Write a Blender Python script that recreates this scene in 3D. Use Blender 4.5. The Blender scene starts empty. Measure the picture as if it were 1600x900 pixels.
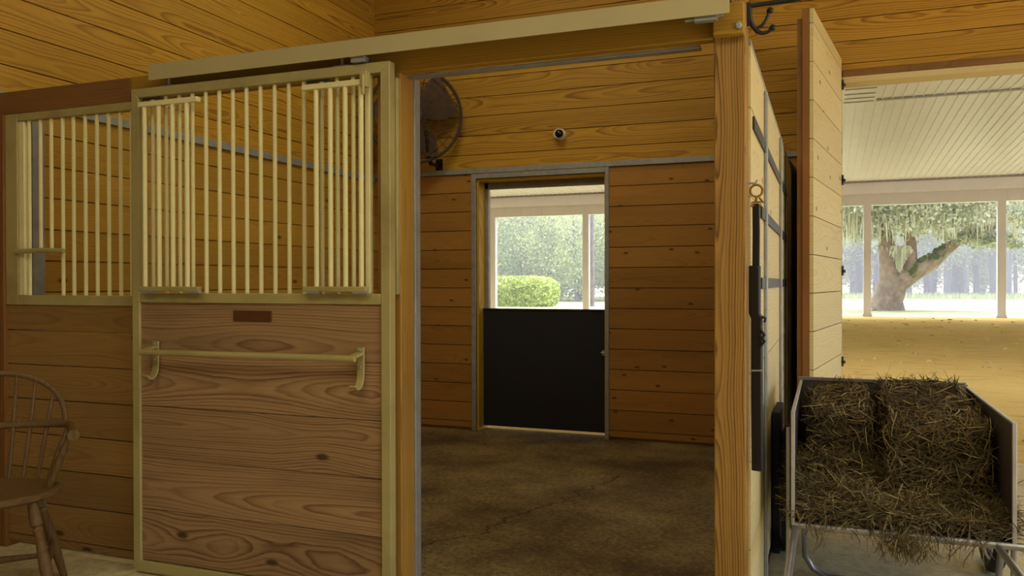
import bpy, bmesh, math, random
from mathutils import Vector, Matrix, noise as mnoise

scene = bpy.context.scene
COL = scene.collection
rnd = random.Random(7)
PI = math.pi

# ------------------------------------------------------------------ helpers
def lin(c):
    c = c / 255.0
    return c / 12.92 if c <= 0.04045 else ((c + 0.055) / 1.055) ** 2.4
def rgb(r, g, b): return (lin(r), lin(g), lin(b), 1.0)

class MB:
    """collects shapes in world coordinates; build() links them as ONE mesh object"""
    def __init__(s): s.v = []; s.f = []; s.flat = []
    def add(s, vs, fs, smooth=True):
        o = len(s.v); s.v += [tuple(v) for v in vs]
        for f in fs: s.f.append(tuple(i + o for i in f)); s.flat.append(smooth)
        return s
    def box(s, x0, x1, y0, y1, z0, z1, M=None):
        vs = [Vector((x, y, z)) for x in (x0, x1) for y in (y0, y1) for z in (z0, z1)]
        if M: vs = [M @ v for v in vs]
        return s.add(vs, [(0,1,3,2), (4,6,7,5), (0,4,5,1), (2,3,7,6), (0,2,6,4), (1,5,7,3)], False)
    def tube(s, pts, r, n=10, closed=False, caps=True):
        pts = [Vector(p) for p in pts]; m = len(pts)
        rs = r if isinstance(r, (list, tuple)) else [r] * m
        T = []
        for i in range(m):
            a = pts[(i - 1) % m] if (closed or i > 0) else pts[i]
            b = pts[(i + 1) % m] if (closed or i < m - 1) else pts[i]
            T.append((b - a).normalized())
        up = Vector((0, 0, 1)) if abs(T[0].z) < .9 else Vector((1, 0, 0))
        nrm = (up - T[0] * up.dot(T[0])).normalized(); vs = []
        for i in range(m):
            nrm = (nrm - T[i] * nrm.dot(T[i])).normalized(); bn = T[i].cross(nrm)
            for k in range(n):
                a = 2 * PI * k / n
                vs.append(pts[i] + (nrm * math.cos(a) + bn * math.sin(a)) * rs[i])
        fs = []
        for i in range(m if closed else m - 1):
            j = (i + 1) % m
            for k in range(n):
                l = (k + 1) % n
                fs.append((i*n+k, i*n+l, j*n+l, j*n+k))
        if caps and not closed:
            fs.append(tuple(range(n - 1, -1, -1))); fs.append(tuple((m-1)*n + k for k in range(n)))
        return s.add(vs, fs)
    def prism(s, poly, depth, M):
        """2D polygon in local XZ, extruded 0..depth along local Y, placed by M"""
        n = len(poly)
        vs = [M @ Vector((p[0], 0, p[1])) for p in poly] + [M @ Vector((p[0], depth, p[1])) for p in poly]
        fs = [tuple(range(n)), tuple(range(2*n-1, n-1, -1))] + [(i, n+i, n+(i+1) % n, (i+1) % n) for i in range(n)]
        return s.add(vs, fs, False)
    def strap(s, path, w, t, wdir):
        """flat strap: path of points, width along wdir, thickness t"""
        wd = Vector(wdir).normalized(); pts = [Vector(p) for p in path]; m = len(pts); vs = []
        for i in range(m):
            T = (pts[min(i+1, m-1)] - pts[max(i-1, 0)]).normalized(); nn = T.cross(wd).normalized()
            for a, b in ((-1,-1), (1,-1), (1,1), (-1,1)):
                vs.append(pts[i] + wd * (a*w/2) + nn * (b*t/2))
        fs = []
        for i in range(m-1):
            for k in range(4):
                l = (k+1) % 4; fs.append((i*4+k, i*4+l, (i+1)*4+l, (i+1)*4+k))
        fs += [(3,2,1,0), tuple((m-1)*4+k for k in range(4))]
        return s.add(vs, fs, False)
    def lathe(s, prof, M, n=20):
        """profile [(r, z)] revolved about local Z"""
        vs = []; m = len(prof)
        for r, z in prof:
            for k in range(n):
                a = 2*PI*k/n; vs.append(M @ Vector((r*math.cos(a), r*math.sin(a), z)))
        fs = [(i*n+k, i*n+(k+1) % n, (i+1)*n+(k+1) % n, (i+1)*n+k) for i in range(m-1) for k in range(n)]
        fs += [tuple(range(n-1, -1, -1)), tuple((m-1)*n+k for k in range(n))]
        return s.add(vs, fs)
    def build(s, name, mat, parent=None, bevel=0, angle=35):
        me = bpy.data.meshes.new(name)
        org = parent_origin(parent)
        me.from_pydata([(v[0]-org.x, v[1]-org.y, v[2]-org.z) for v in s.v], [], s.f)
        me.materials.append(mat)
        me.polygons.foreach_set('use_smooth', [True] * len(s.f))
        me.update()
        o = bpy.data.objects.new(name, me); COL.objects.link(o)
        me.set_sharp_from_angle(angle=math.radians(angle))
        if parent: o.parent = parent
        if bevel:
            b = o.modifiers.new('bevel', 'BEVEL'); b.width = bevel; b.segments = 2; b.limit_method = 'ANGLE'
        return o
ORG = {}
def parent_origin(p):
    v = Vector((0, 0, 0))
    while p is not None:
        v += p.location; p = p.parent
    return v
def thing(name, label, cat, loc, group=None):
    o = bpy.data.objects.new(name, None); COL.objects.link(o); o.location = loc
    o.empty_display_size = .1
    return tag(o, label, cat, group)
def tag(o, label, cat, group=None, kind=None):
    o['label'] = label; o['category'] = cat
    if group: o['group'] = group
    if kind: o['kind'] = kind
    return o
def struct(o, label=None, cat=None):
    o['kind'] = 'structure'
    if label: o['label'] = label
    if cat: o['category'] = cat
    return o

# ------------------------------------------------------------------ materials
class G:
    def __init__(s, name):
        s.m = bpy.data.materials.new(name); s.m.use_nodes = True
        s.t = s.m.node_tree; s.t.nodes.clear()
        s.out = s.t.nodes.new('ShaderNodeOutputMaterial')
        s.b = s.t.nodes.new('ShaderNodeBsdfPrincipled')
        s.t.links.new(s.b.outputs[0], s.out.inputs[0])
    def n(s, typ, **kw):
        x = s.t.nodes.new(typ)
        for k, v in kw.items(): setattr(x, k, v)
        return x
    def put(s, sock, val):
        if isinstance(val, bpy.types.NodeSocket): s.t.links.new(val, sock)
        elif val is not None: sock.default_value = val
    def M(s, op, a, b=None, c=None):
        x = s.n('ShaderNodeMath', operation=op)
        s.put(x.inputs[0], a); s.put(x.inputs[1], b)
        if c is not None: s.put(x.inputs[2], c)
        return x.outputs[0]
    def vec(s, x, y, z):
        c = s.n('ShaderNodeCombineXYZ')
        for i, v in enumerate((x, y, z)): s.put(c.inputs[i], v)
        return c.outputs[0]
    def noise(s, v, scale=1, detail=2, rough=.5, col=False):
        x = s.n('ShaderNodeTexNoise'); s.put(x.inputs['Vector'], v)
        x.inputs['Scale'].default_value = scale; x.inputs['Detail'].default_value = detail; x.inputs['Roughness'].default_value = rough
        return x.outputs['Color' if col else 0]
    def mix(s, f, a, b, blend='MIX'):
        x = s.n('ShaderNodeMix', data_type='RGBA', blend_type=blend)
        s.put(x.inputs[0], f); s.put(x.inputs[6], a); s.put(x.inputs[7], b)
        return x.outputs[2]
    def rng(s, v, a, b, c=0.0, d=1.0):
        x = s.n('ShaderNodeMapRange'); x.clamp = True; s.put(x.inputs[0], v)
        for i, q in enumerate((a, b, c, d)): x.inputs[i+1].default_value = q
        return x.outputs[0]
    def obj(s):
        return s.n('ShaderNodeTexCoord').outputs['Object']
    def sep(s, v):
        x = s.n('ShaderNodeSeparateXYZ'); s.put(x.inputs[0], v); return x.outputs
    def island(s): return s.n('ShaderNodeNewGeometry').outputs['Random Per Island']
    def bump(s, h, strength=.3, dist=.01):
        x = s.n('ShaderNodeBump'); x.inputs['Strength'].default_value = strength; x.inputs['Distance'].default_value = dist
        s.put(x.inputs['Height'], h); s.put(s.b.inputs['Normal'], x.outputs[0])

def wood(name, light, dark, along, across, pitch=0, phase=0, freq=85, wob=.05, knots=1.0, var=.25, stain=0.0, rough=.6, contrast=.7, center=0.0, center_c=0.0, seed=0.0, spec=.3, ls=.62, damp=.10, ks=1.0):
    g = G(name); P = g.sep(g.obj()); R = g.island()
    a = P[along]; b = P[across]; cc = P[3 - along - across]
    R1 = g.M('FRACT', g.M('MULTIPLY_ADD', R, 13.71, seed)); R2 = g.M('FRACT', g.M('MULTIPLY', R, 71.3))
    ao = g.M('MULTIPLY_ADD', R1, 40.0, a)
    if pitch:
        q = g.M('FRACT', g.M('DIVIDE', g.M('SUBTRACT', b, phase), pitch))
        v0 = g.M('MULTIPLY', g.M('SUBTRACT', q, .5), pitch)
    else: v0 = g.M('SUBTRACT', b, center)
    # knots: sparse dark ellipses that bend the grain round them
    vo = g.n('ShaderNodeTexVoronoi', feature='F1', voronoi_dimensions='2D'); vo.inputs['Scale'].default_value = ks
    g.put(vo.inputs['Vector'], g.vec(g.M('MULTIPLY', ao, 1.9), g.M('MULTIPLY_ADD', R2, 9.0, g.M('MULTIPLY', b, 4.2)), 0.0))
    kd = vo.outputs['Distance']; kg = g.M('GREATER_THAN', g.sep(vo.outputs['Color'])[0], 1.0 - .5 * knots)
    bend = g.M('MULTIPLY', g.rng(kd, .45, .0, 0, .03), kg)
    na = g.sep(g.noise(g.vec(g.M('MULTIPLY', ao, ls), g.M('MULTIPLY', R2, 60.0), 0.0), 1, 2, .45, True))
    v = g.M('ADD', v0, g.M('ADD', g.M('MULTIPLY', g.M('SUBTRACT', R2, .5), .13), g.M('MULTIPLY', g.M('SUBTRACT', na[0], .5), wob)))
    d = g.M('MULTIPLY_ADD', g.M('SUBTRACT', na[1], .40), .30 if pitch else damp, .02 if pitch else 0.0)
    if not pitch: d = g.M('ADD', d, g.M('SUBTRACT', cc, center_c))
    r = g.M('SQRT', g.M('ADD', g.M('MULTIPLY', v, v), g.M('MULTIPLY', d, d)))
    wv = g.noise(g.vec(g.M('MULTIPLY', ao, 3.0), g.M('MULTIPLY', b, 14.0), R1), 1, 3, .6)
    r = g.M('ADD', g.M('ADD', r, bend), g.M('MULTIPLY', g.M('SUBTRACT', wv, .5), .012))
    rf = g.M('MULTIPLY', r, freq); fr = g.M('FRACT', rf)
    wn = g.n('ShaderNodeTexWhiteNoise', noise_dimensions='2D'); g.put(wn.inputs[0], g.vec(g.M('FLOOR', rf), g.M('MULTIPLY', R, 91.0), 0.0))
    tone = g.M('MULTIPLY', g.M('MULTIPLY', g.M('POWER', fr, 2.2), g.rng(fr, 1.0, .86)), g.M('MULTIPLY_ADD', wn.outputs[0], .95, .4))
    fine = g.noise(g.vec(g.M('MULTIPLY', ao, 5.0), g.M('MULTIPLY', b, 260.0), g.M('MULTIPLY', cc, 260.0)), 1, 3, .6)
    f = g.M('ADD', g.M('MULTIPLY', tone, contrast), g.M('MULTIPLY', g.M('SUBTRACT', fine, .4), .7))
    f = g.M('MINIMUM', g.M('MAXIMUM', f, 0.0), 1.0)
    col = g.mix(f, light, dark)
    col = g.mix(1.0, col, g.mix(R1, (1-var, 1-var, 1-var*1.1, 1), (1+var*.45, 1+var*.45, 1+var*.45, 1)), 'MULTIPLY')
    kc = tuple(c * .28 for c in dark[:3]) + (1,)
    kn = g.M('MULTIPLY', g.rng(kd, .075, .035), kg)
    col = g.mix(g.M('MULTIPLY', kn, .85), col, kc)
    if stain:
        st = g.noise(g.vec(g.M('MULTIPLY', ao, .9), g.M('MULTIPLY', b, 5.0), cc), 1, 4, .6)
        col = g.mix(g.M('MULTIPLY', g.rng(st, .5, .75), stain), col, tuple(c * .4 for c in dark[:3]) + (1,))
    g.put(g.b.inputs['Base Color'], col)
    g.b.inputs['Roughness'].default_value = rough; g.b.inputs['Specular IOR Level'].default_value = spec
    g.bump(f, .12, .004)
    return g.m
def plain(name, c, rough=.5, metal=0.0, var=.12, scale=9, bump=0, spec=.5, dirt=None, island=False):
    g = G(name); o = g.obj(); nz = g.noise(o, scale, 4, .6)
    dk = tuple(x * (1-var) for x in c[:3]) + (1,); lt = tuple(min(1, x * (1+var)) for x in c[:3]) + (1,)
    col = g.mix(g.rng(nz, .3, .7), dk, lt)
    if dirt: col = g.mix(g.rng(g.noise(o, scale*.35, 5, .65), .5, .72, 0, .6), col, dirt)
    if island: col = g.mix(1.0, col, g.mix(g.island(), (.6, .6, .55, 1), (1.25, 1.25, 1.25, 1)), 'MULTIPLY')
    g.put(g.b.inputs['Base Color'], col); g.b.inputs['Roughness'].default_value = rough
    g.b.inputs['Metallic'].default_value = metal; g.b.inputs['Specular IOR Level'].default_value = spec
    if bump: g.bump(g.noise(o, scale*6, 4, .6), bump, .01)
    return g.m
def ramp_island(name, cols, rough=.8, transl=0.0, spec=.2):
    g = G(name); r = g.n('ShaderNodeValToRGB'); r.color_ramp.interpolation = 'LINEAR'
    e = r.color_ramp.elements
    while len(e) < len(cols): e.new(.5)
    for i, c in enumerate(cols): e[i].position = i / (len(cols)-1); e[i].color = c
    g.put(r.inputs[0], g.island()); g.put(g.b.inputs['Base Color'], r.outputs[0])
    g.b.inputs['Roughness'].default_value = rough; g.b.inputs['Specular IOR Level'].default_value = spec
    if transl:
        tr = g.n('ShaderNodeBsdfTranslucent'); g.put(tr.inputs[0], r.outputs[0])
        mx = g.n('ShaderNodeMixShader'); mx.inputs[0].default_value = transl
        g.t.links.new(g.b.outputs[0], mx.inputs[1]); g.t.links.new(tr.outputs[0], mx.inputs[2]); g.t.links.new(mx.outputs[0], g.out.inputs[0])
    return g.m

PITCH = .1615; YP = 2.775
M = {}
M['wall_up_x'] = wood('varnished pine wall boards', rgb(188,144,50), rgb(142,96,28), 0, 2, PITCH, 2.168, 66, knots=.25, var=.14, contrast=1.25)
M['wall_low_x'] = wood('worn pine wall boards', rgb(170,122,58), rgb(132,90,42), 0, 2, PITCH, .075, 90, knots=1.1, var=.16, stain=.35, rough=.7, contrast=.5, ks=1.5)
M['wall_up_y'] = wood('varnished pine side boards', rgb(186,142,46), rgb(130,86,24), 1, 2, .172, 2.145, 75, knots=.2, var=.14, contrast=1.0)
M['wall_low_y'] = wood('worn pine side boards', rgb(186,144,52), rgb(144,102,32), 1, 2, PITCH, .075, 85, knots=.5, var=.14, stain=.15, contrast=.5)
M['front_boards'] = wood('stall front boards', rgb(158,122,70), rgb(114,80,44), 0, 2, .161, .066, 95, knots=.7, var=.16, stain=.3, seed=.3, contrast=.6)
M['door_boards'] = wood('door boards', rgb(170,136,98), rgb(106,72,47), 0, 2, .2206, .065, 100, wob=.05, knots=.8, var=.1, stain=.45, contrast=.95, seed=.35, ls=.5)
M['post'] = wood('post timber', rgb(172,130,66), rgb(104,66,29), 2, 0, 0, 0, 120, wob=.045, knots=.0, var=.05, center=-.297, center_c=YP+.022, contrast=1.35, ls=1.2, damp=.17)
M['jamb'] = wood('jamb timber', rgb(176,134,62), rgb(126,88,36), 2, 0, 0, 0, 150, wob=.03, knots=.3, var=.05, center=0, center_c=.03, stain=.3)
M['lining'] = wood('door lining', rgb(196,160,60), rgb(150,112,34), 2, 1, 0, 0, 120, wob=.03, knots=.2, var=.05, center_c=.5)
M['beam'] = wood('header timber', rgb(172,132,44), rgb(126,88,26), 0, 2, 0, 0, 120, knots=.3, var=.06, center=.03, center_c=.04, contrast=.6)
M['beam_dark'] = wood('dark header timber', rgb(142,100,56), rgb(100,66,36), 0, 2, 0, 0, 110, knots=.6, var=.1, stain=.3, center=2.08, center_c=YP+.04, contrast=.6)
M['pale_y'] = wood('pale raw pine boards', rgb(214,196,146), rgb(188,164,110), 1, 2, .30, .04, 60, knots=.8, var=.08, contrast=.5)
M['edge'] = wood('brown door edge', rgb(140,94,48), rgb(100,62,30), 2, 1, 0, 0, 60, knots=.3, var=.1)
M['ceil'] = wood('ceiling boards', rgb(188,144,50), rgb(142,96,28), 0, 1, .172, 0, 70, knots=.4, var=.15)
M['backing'] = plain('dark backing', rgb(40,24,10), .9)
M['cream'] = plain('cream painted steel', rgb(172,158,106), .42, var=.06, scale=5, dirt=rgb(120,98,58))
M['bar'] = plain('cream bars', rgb(226,216,166), .38, var=.05)
M['cover'] = plain('cream track cover', rgb(178,164,122), .45, var=.05, scale=3)
M['steel'] = plain('dull galvanised steel', rgb(152,152,154), .5, .25, var=.15, scale=14)
M['darksteel'] = plain('dark steel', rgb(48,44,44), .5, .3)
M['chrome'] = plain('grey tube steel', rgb(150,148,150), .32, .7, var=.1)
M['black_iron'] = plain('black iron', rgb(24,20,20), .45, .2)
M['rubber'] = plain('black rubber', rgb(22,22,33), .75, bump=.1)
M['leather'] = plain('black leather', rgb(24,20,24), .5, bump=.15, scale=20)
M['brass'] = plain('aged brass', rgb(150,118,60), .35, .8)
M['fan_metal'] = plain('dusty brown fan metal', rgb(70,54,42), .7, .1, var=.3, scale=20)
M['fan_blade'] = plain('dusty fan blades', rgb(78,58,40), .75, var=.25, scale=12)
M['white_plastic'] = plain('white plastic', rgb(220,215,205), .35, var=.03)
M['lens'] = plain('dark lens', rgb(8,8,12), .08)
M['cart_panel'] = plain('grey cart panel', rgb(66,58,58), .6, .1, var=.2)
M['cart_edge'] = plain('cart edge', rgb(176,172,168), .4, .3)
M['chair'] = wood('brown chair wood', rgb(112,84,50), rgb(72,50,28), 2, 0, 0, 0, 60, var=.12, knots=0)
M['plate'] = plain('brown name plate', rgb(88,52,26), .45)
M['white_metal'] = plain('white arena metal', rgb(230,228,242), .38, var=.03, scale=2)
M['white_post'] = plain('white arena post', rgb(218,218,226), .5, var=.03, scale=2)

def dirt_floor():
    g = G('stall and aisle concrete'); o = g.obj(); P = g.sep(o)
    n1 = g.noise(o, 1.3, 6, .65); n2 = g.noise(o, 14, 5, .65); n3 = g.noise(o, 90, 3, .6)
    # bare pale concrete in the aisle, packed dirt inside the stall
    ins = g.M('MULTIPLY', g.M('GREATER_THAN', P[1], 2.84), g.M('LESS_THAN', P[0], -.24))
    conc = g.mix(g.rng(n1, .3, .7), rgb(196,182,140), rgb(220,206,160))
    dirt = g.mix(g.rng(n1, .38, .64), rgb(84,68,46), rgb(146,126,84))
    c = g.mix(ins, conc, dirt)
    c = g.mix(g.rng(n2, .45, .75, 0, .45), c, rgb(92,78,54))
    n4 = g.noise(o, 38, 5, .75)
    c = g.mix(g.M('MULTIPLY', g.rng(n4, .48, .66, 0, .75), g.M('MULTIPLY_ADD', ins, .7, .3)), c, rgb(58,46,34))
    c = g.mix(g.M('MULTIPLY', g.rng(n4, .44, .30, 0, .5), ins), c, rgb(176,156,112))
    # a hairline crack
    nx = g.noise(g.vec(g.M('MULTIPLY', P[1], 3.0), 0.0, 0.0), 1, 4, .6)
    ck = g.M('ABSOLUTE', g.M('SUBTRACT', P[0], g.M('ADD', g.M('MULTIPLY', P[1], .30), g.M('MULTIPLY_ADD', nx, .5, -3.03))))
    c = g.mix(g.M('MULTIPLY', g.rng(ck, .012, .004, 0, .7), g.M('LESS_THAN', P[1], 5.2)), c, rgb(40,32,24))
    g.put(g.b.inputs['Base Color'], c); g.b.inputs['Roughness'].default_value = .85; g.b.inputs['Specular IOR Level'].default_value = .2
    g.bump(g.M('ADD', n2, g.M('MULTIPLY', n3, .4)), .5, .02)
    return g.m
M['floor'] = dirt_floor()
def sand():
    g = G('arena sand'); o = g.obj(); P = g.sep(o)
    n1 = g.noise(o, .5, 5, .6); n2 = g.noise(g.vec(g.M('MULTIPLY', P[0], 1.2), g.M('MULTIPLY', P[1], 3.0), 0.0), 1.2, 6, .68); n3 = g.noise(o, 22, 4, .7)
    c = g.mix(g.rng(n1, .3, .7), rgb(208,176,102), rgb(220,192,120))
    c = g.mix(g.rng(n2, .52, .72, 0, .6), c, rgb(150,116,66))
    c = g.mix(g.rng(n3, .58, .75, 0, .5), c, rgb(138,104,60))
    g.put(g.b.inputs['Base Color'], c); g.b.inputs['Roughness'].default_value = .95; g.b.inputs['Specular IOR Level'].default_value = .05
    g.bump(g.M('ADD', n2, g.M('MULTIPLY', n3, .5)), .7, .06)
    return g.m
M['sand'] = sand()
M['clod'] = ramp_island('sand clods', [rgb(166,132,82), rgb(196,162,108), rgb(212,184,130)], .95)
M['bounce_ground'] = plain('pale bounce ground', rgb(206,196,176), .95, var=.15, scale=3, spec=.05)
def lawn():
    g = G('mown lawn'); o = g.obj()
    n1 = g.noise(o, .12, 5, .6); n2 = g.noise(o, 3, 5, .7)
    c = g.mix(g.rng(n1, .35, .65), rgb(168,174,120), rgb(190,192,146))
    c = g.mix(g.rng(n2, .5, .75, 0, .5), c, rgb(134,144,84))
    g.put(g.b.inputs['Base Color'], c); g.b.inputs['Roughness'].default_value = .95; g.b.inputs['Specular IOR Level'].default_value = .1
    return g.m
M['lawn'] = lawn()
M['bark'] = plain('oak bark', rgb(158,134,110), .9, var=.35, scale=3, bump=.6, spec=.1, dirt=rgb(96,80,64))
M['trunk'] = plain('forest bark', rgb(120,108,104), .9, var=.3, scale=4, bump=.3, spec=.1)
M['moss_green'] = ramp_island('green branch moss', [rgb(96,110,40), rgb(140,150,66)], .95)
M['span_moss'] = ramp_island('grey hanging moss', [rgb(206,202,168), rgb(236,230,200)], .95, .3)
M['oak_leaf'] = ramp_island('oak leaves', [rgb(142,148,118), rgb(188,190,158), rgb(228,224,192)], .6, .45)
M['wood_leaf'] = ramp_island('forest leaves', [rgb(146,158,98), rgb(190,194,128), rgb(228,226,162)], .6, .45)
M['deep_leaf'] = ramp_island('deep green leaves', [rgb(128,146,86), rgb(174,186,114), rgb(220,222,154)], .6, .45)
M['hedge_leaf'] = ramp_island('hedge leaves', [rgb(132,150,70), rgb(176,190,100), rgb(214,220,140)], .55, .35)
M['hay'] = ramp_island('hay strands', [rgb(64,52,38), rgb(88,74,54), rgb(110,95,67), rgb(86,82,58), rgb(126,109,75), rgb(184,166,120)], .8, .15)
M['hay_core'] = plain('packed hay', rgb(66,54,40), .95, var=.45, scale=40, bump=.8, spec=.05)
M['dark_slab'] = plain('plain dark slab', rgb(38,26,30), .9, var=.2, scale=6)
M['grass'] = ramp_island('tall grass', [rgb(150,160,96), rgb(196,198,134)], .9, .3)

# ------------------------------------------------------------------ geometry constants (metres)
AZ = 4.877
YB, YD, YP = 6.365, 2.707, 2.775        # back wall, sliding door face, stall front face
XL, XP = -3.74, -.24                    # stall side walls
CEIL = 4.15

def boards(mb, axis, lo, hi, z0, z1, face, thick, pitch, phase, holes=(), gap=.006):
    """horizontal boards on a wall; axis 0: runs along X with face at Y, axis 1: along Y with face at X"""
    k = math.floor((z0 - phase) / pitch)
    while phase + k * pitch < z1 - 1e-4:
        a = max(z0, phase + k * pitch); b = min(z1, phase + (k+1) * pitch); k += 1
        if b - a < .012: continue
        cuts = sorted({a, b} | {h for q in holes for h in q[2:4] if a < h < b})
        for a2, b2 in zip(cuts, cuts[1:]):
            spans = [(lo, hi)]
            for h0, h1, hz0, hz1 in holes:
                if b2 > hz0 + 1e-5 and a2 < hz1 - 1e-5:
                    n = []
                    for s0, s1 in spans:
                        if h0 > s0: n.append((s0, min(s1, h0)))
                        if h1 < s1: n.append((max(s0, h1), s1))
                    spans = [s for s in n if s[1] - s[0] > 1e-4]
            for s0, s1 in spans:
                za = a2 + (gap/2 if a2 == a else 0); zb = b2 - (gap/2 if b2 == b else 0)
                if axis == 0: mb.box(s0, s1, min(face, face+thick), max(face, face+thick), za, zb)
                else: mb.box(min(face, face+thick), max(face, face+thick), s0, s1, za, zb)

# ------------------------------------------------------------------ setting: floors
f = MB(); f.box(-9, 4.4, -6, 6.52, -.12, 0); struct(f.build('floor', M['floor']), 'packed dirt stall floor and pale aisle concrete', 'floor')
f = MB(); f.box(-45, 40, 6.52, 32.6, -.14, -.005); struct(f.build('arena_floor', M['sand']), 'raked tan sand of the covered riding arena', 'floor')
m = MB()
for i in range(900):
    y = 7.0 + 24*rnd.random()**1.3; x = rnd.uniform(-.6, 1.25)*y*.75 - .1*y; r = rnd.uniform(.010, .032)*(1 + y*.03); h = r*rnd.uniform(.35, .7)
    k = 6; a0 = rnd.uniform(0, 6.28)
    ring1 = [(x + r*rnd.uniform(.7, 1.1)*math.cos(a0+2*PI*q/k)*1.5, y + r*rnd.uniform(.7, 1.1)*math.sin(a0+2*PI*q/k), -.008) for q in range(k)]
    ring2 = [(x + (p[0]-x)*.55, y + (p[1]-y)*.55, h) for p in ring1]
    m.add(ring1 + ring2, [(q, (q+1) % k, k+(q+1) % k, k+q) for q in range(k)] + [tuple(range(k, 2*k))])
tag(m.build('sand_clods', M['clod']), 'small darker clods scattered over the raked arena sand', 'sand clods', None, 'stuff')
f = MB(); f.box(4.4, 60, -60, 6.52, -.14, -.01); struct(f.build('bounce_ground', M['bounce_ground']), 'unseen pale ground added outside the aisle doorway to bounce daylight', 'ground')  # unseen, added so sunlight bounces in through the doorway
f = MB(); f.box(-150, 150, 32.6, 300, -.15, -.02); struct(f.build('lawn', M['lawn']), 'sunny mown lawn beyond the arena', 'lawn')

# ------------------------------------------------------------------ setting: walls
DX0, DX1, DZ = -2.765, -1.645, 2.125     # dutch door opening
OX0, OX1, OZ = .104, 3.9, 2.72           # arena opening
holes = [(DX0, DX1, -.1, DZ), (OX0, OX1, -.1, OZ)]
w = MB(); boards(w, 0, XL, 4.3, 2.168, CEIL, YB, .022, PITCH, 2.168, holes)
w.box(XL, DX0, YB+.022, YB+.15, 2.168, CEIL); w.box(DX0, OX0, YB+.022, YB+.15, 2.168, CEIL)
w.box(OX0, OX1, YB+.022, YB+.15, OZ, CEIL); w.box(-40, 36, YB+.03, YB+.15, CEIL, 5.7); w.box(OX1, 4.35, YB+.022, YB+.15, 2.168, CEIL)  # includes a long unseen strip above the ceiling, added to block leaking sun
struct(w.build('wall_back', M['wall_up_x']), 'varnished pine boards above the steel strip on the end wall', 'wall')
w = MB(); boards(w, 0, XL, 4.3, .02, 2.168, YB, .022, PITCH, .075, holes)
w.box(XL, DX0, YB+.022, YB+.15, 0, 2.168); w.box(DX1, OX0, YB+.022, YB+.15, 0, 2.168); w.box(OX1, 4.35, YB+.022, YB+.15, 0, 2.168)
struct(w.build('wall_back_lower', M['wall_low_x']), 'worn knotty pine boards below the steel strip on the end wall', 'wall')
w = MB(); w.box(DX1, OX0, YB-.016, YB, 2.168, 2.212); w.box(XL, DX1, YB-.016, YB, 2.168, 2.212)
struct(w.build('trim_1', M['steel'], bevel=.003), 'dull steel strip along the end wall above the half door', 'trim')
w = MB(); boards(w, 1, 2.775, YB, 2.145, CEIL, XL, -.022, .172, 2.145)
w.box(XL-.12, XL-.022, 2.775, YB+.15, 0, CEIL)
struct(w.build('wall_left', M['wall_up_y']), 'varnished pine boards high on the left side of the stall', 'wall')
w = MB(); boards(w, 1, 2.80, YB, .02, 2.145, XL, -.022, PITCH, .075)
struct(w.build('wall_left_lower', M['wall_low_y']), 'golden pine boards on the left side of the stall behind the bars', 'wall')
w = MB(); w.box(XL, XL+.016, 2.80, YB-.016, 2.135, 2.185)
struct(w.build('trim_2', M['steel'], bevel=.003), 'dull steel strip along the left stall wall', 'trim')
# arena opening head and jamb trim
w = MB(); w.box(OX0, OX1, YB-.012, YB+.16, OZ-.045, OZ+.0); w.box(OX0-.05, OX0, YB-.005, YB+.165, 0, OZ)
struct(w.build('trim_3', M['pale_y'], bevel=.003), 'pale board under the head of the arena doorway', 'trim')
w = MB(); w.box(OX0, OX1, YB-.02, YB, OZ, OZ+.045)
struct(w.build('trim_4', M['beam_dark'], bevel=.003), 'dark board over the arena doorway', 'trim')
# the rest of the barn aisle (behind and beside the camera)
w = MB(); w.box(-9, 4.4, -6, 6.6, CEIL, CEIL+.08); struct(w.build('ceiling', M['ceil']), 'pine ceiling of the barn', 'ceiling')
w = MB(); boards(w, 0, -9, 4.3, 0, CEIL, -6, -.03, .172, 0); struct(w.build('wall_front', M['wall_up_x']), 'pine wall at the far end of the aisle', 'wall')
w = MB(); boards(w, 1, -6, 6.36, 0, CEIL, 4.3, .03, .172, 0, [(-1.2, 5.7, -.1, 2.45)]); struct(w.build('unseen_wall_right', M['pale_y']), 'unseen pine side wall with a doorway added to let in daylight', 'wall')  # unseen wall set close, its doorway sized to let in low daylight
w = MB(); boards(w, 1, -6, 2.8, 0, CEIL, -9, -.03, .172, 0); struct(w.build('wall_left_aisle', M['wall_up_y']), 'pine wall closing the aisle on the left', 'wall')

w = MB(); boards(w, 0, -9, -3.78, .02, CEIL, YP+.01, .03, .172, .02); w.box(-9, -3.78, YP+.04, YP+.12, 0, CEIL)
struct(w.build('wall_left_stalls', M['wall_up_x']), 'pine boards of the next stall front past the dark post', 'wall')
# ------------------------------------------------------------------ dutch half door in the end wall
d = thing('door_1', 'black half door with open top in the end wall of the stall', 'door', ((DX0+DX1)/2, YB, 0)); d['kind'] = 'structure'
m = MB()
m.box(DX0-.042, DX0, YB-.012, YB+.012, 0, DZ+.043); m.box(DX1, DX1+.03, YB-.012, YB+.012, 0, DZ+.043); m.box(DX0, DX1, YB-.012, YB+.012, DZ, DZ+.043)
m.build('door_trim', M['steel'], d, .003)
m = MB(); m.box(DX0, DX0+.018, YB+.012, YB+.19, 0, DZ); m.box(DX1-.01, DX1, YB+.012, YB+.19, 0, DZ); m.box(DX0+.018, DX1-.01, YB+.012, YB+.19, DZ-.02, DZ)
m.build('door_lining', M['lining'], d)
m = MB(); m.box(DX0+.018, DX0+.05, YB+.15, YB+.195, 1.02, DZ-.02); m.box(DX0+.018, DX1-.01, YB+.15, YB+.19, DZ-.075, DZ-.02)
m.build('door_stop', M['steel'], d, .003)
m = MB(); m.box(DX0+.022, DX1-.013, YB+.10, YB+.14, .03, 1.017); leaf = m.build('lower_leaf', M['rubber'], d, .004)
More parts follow.
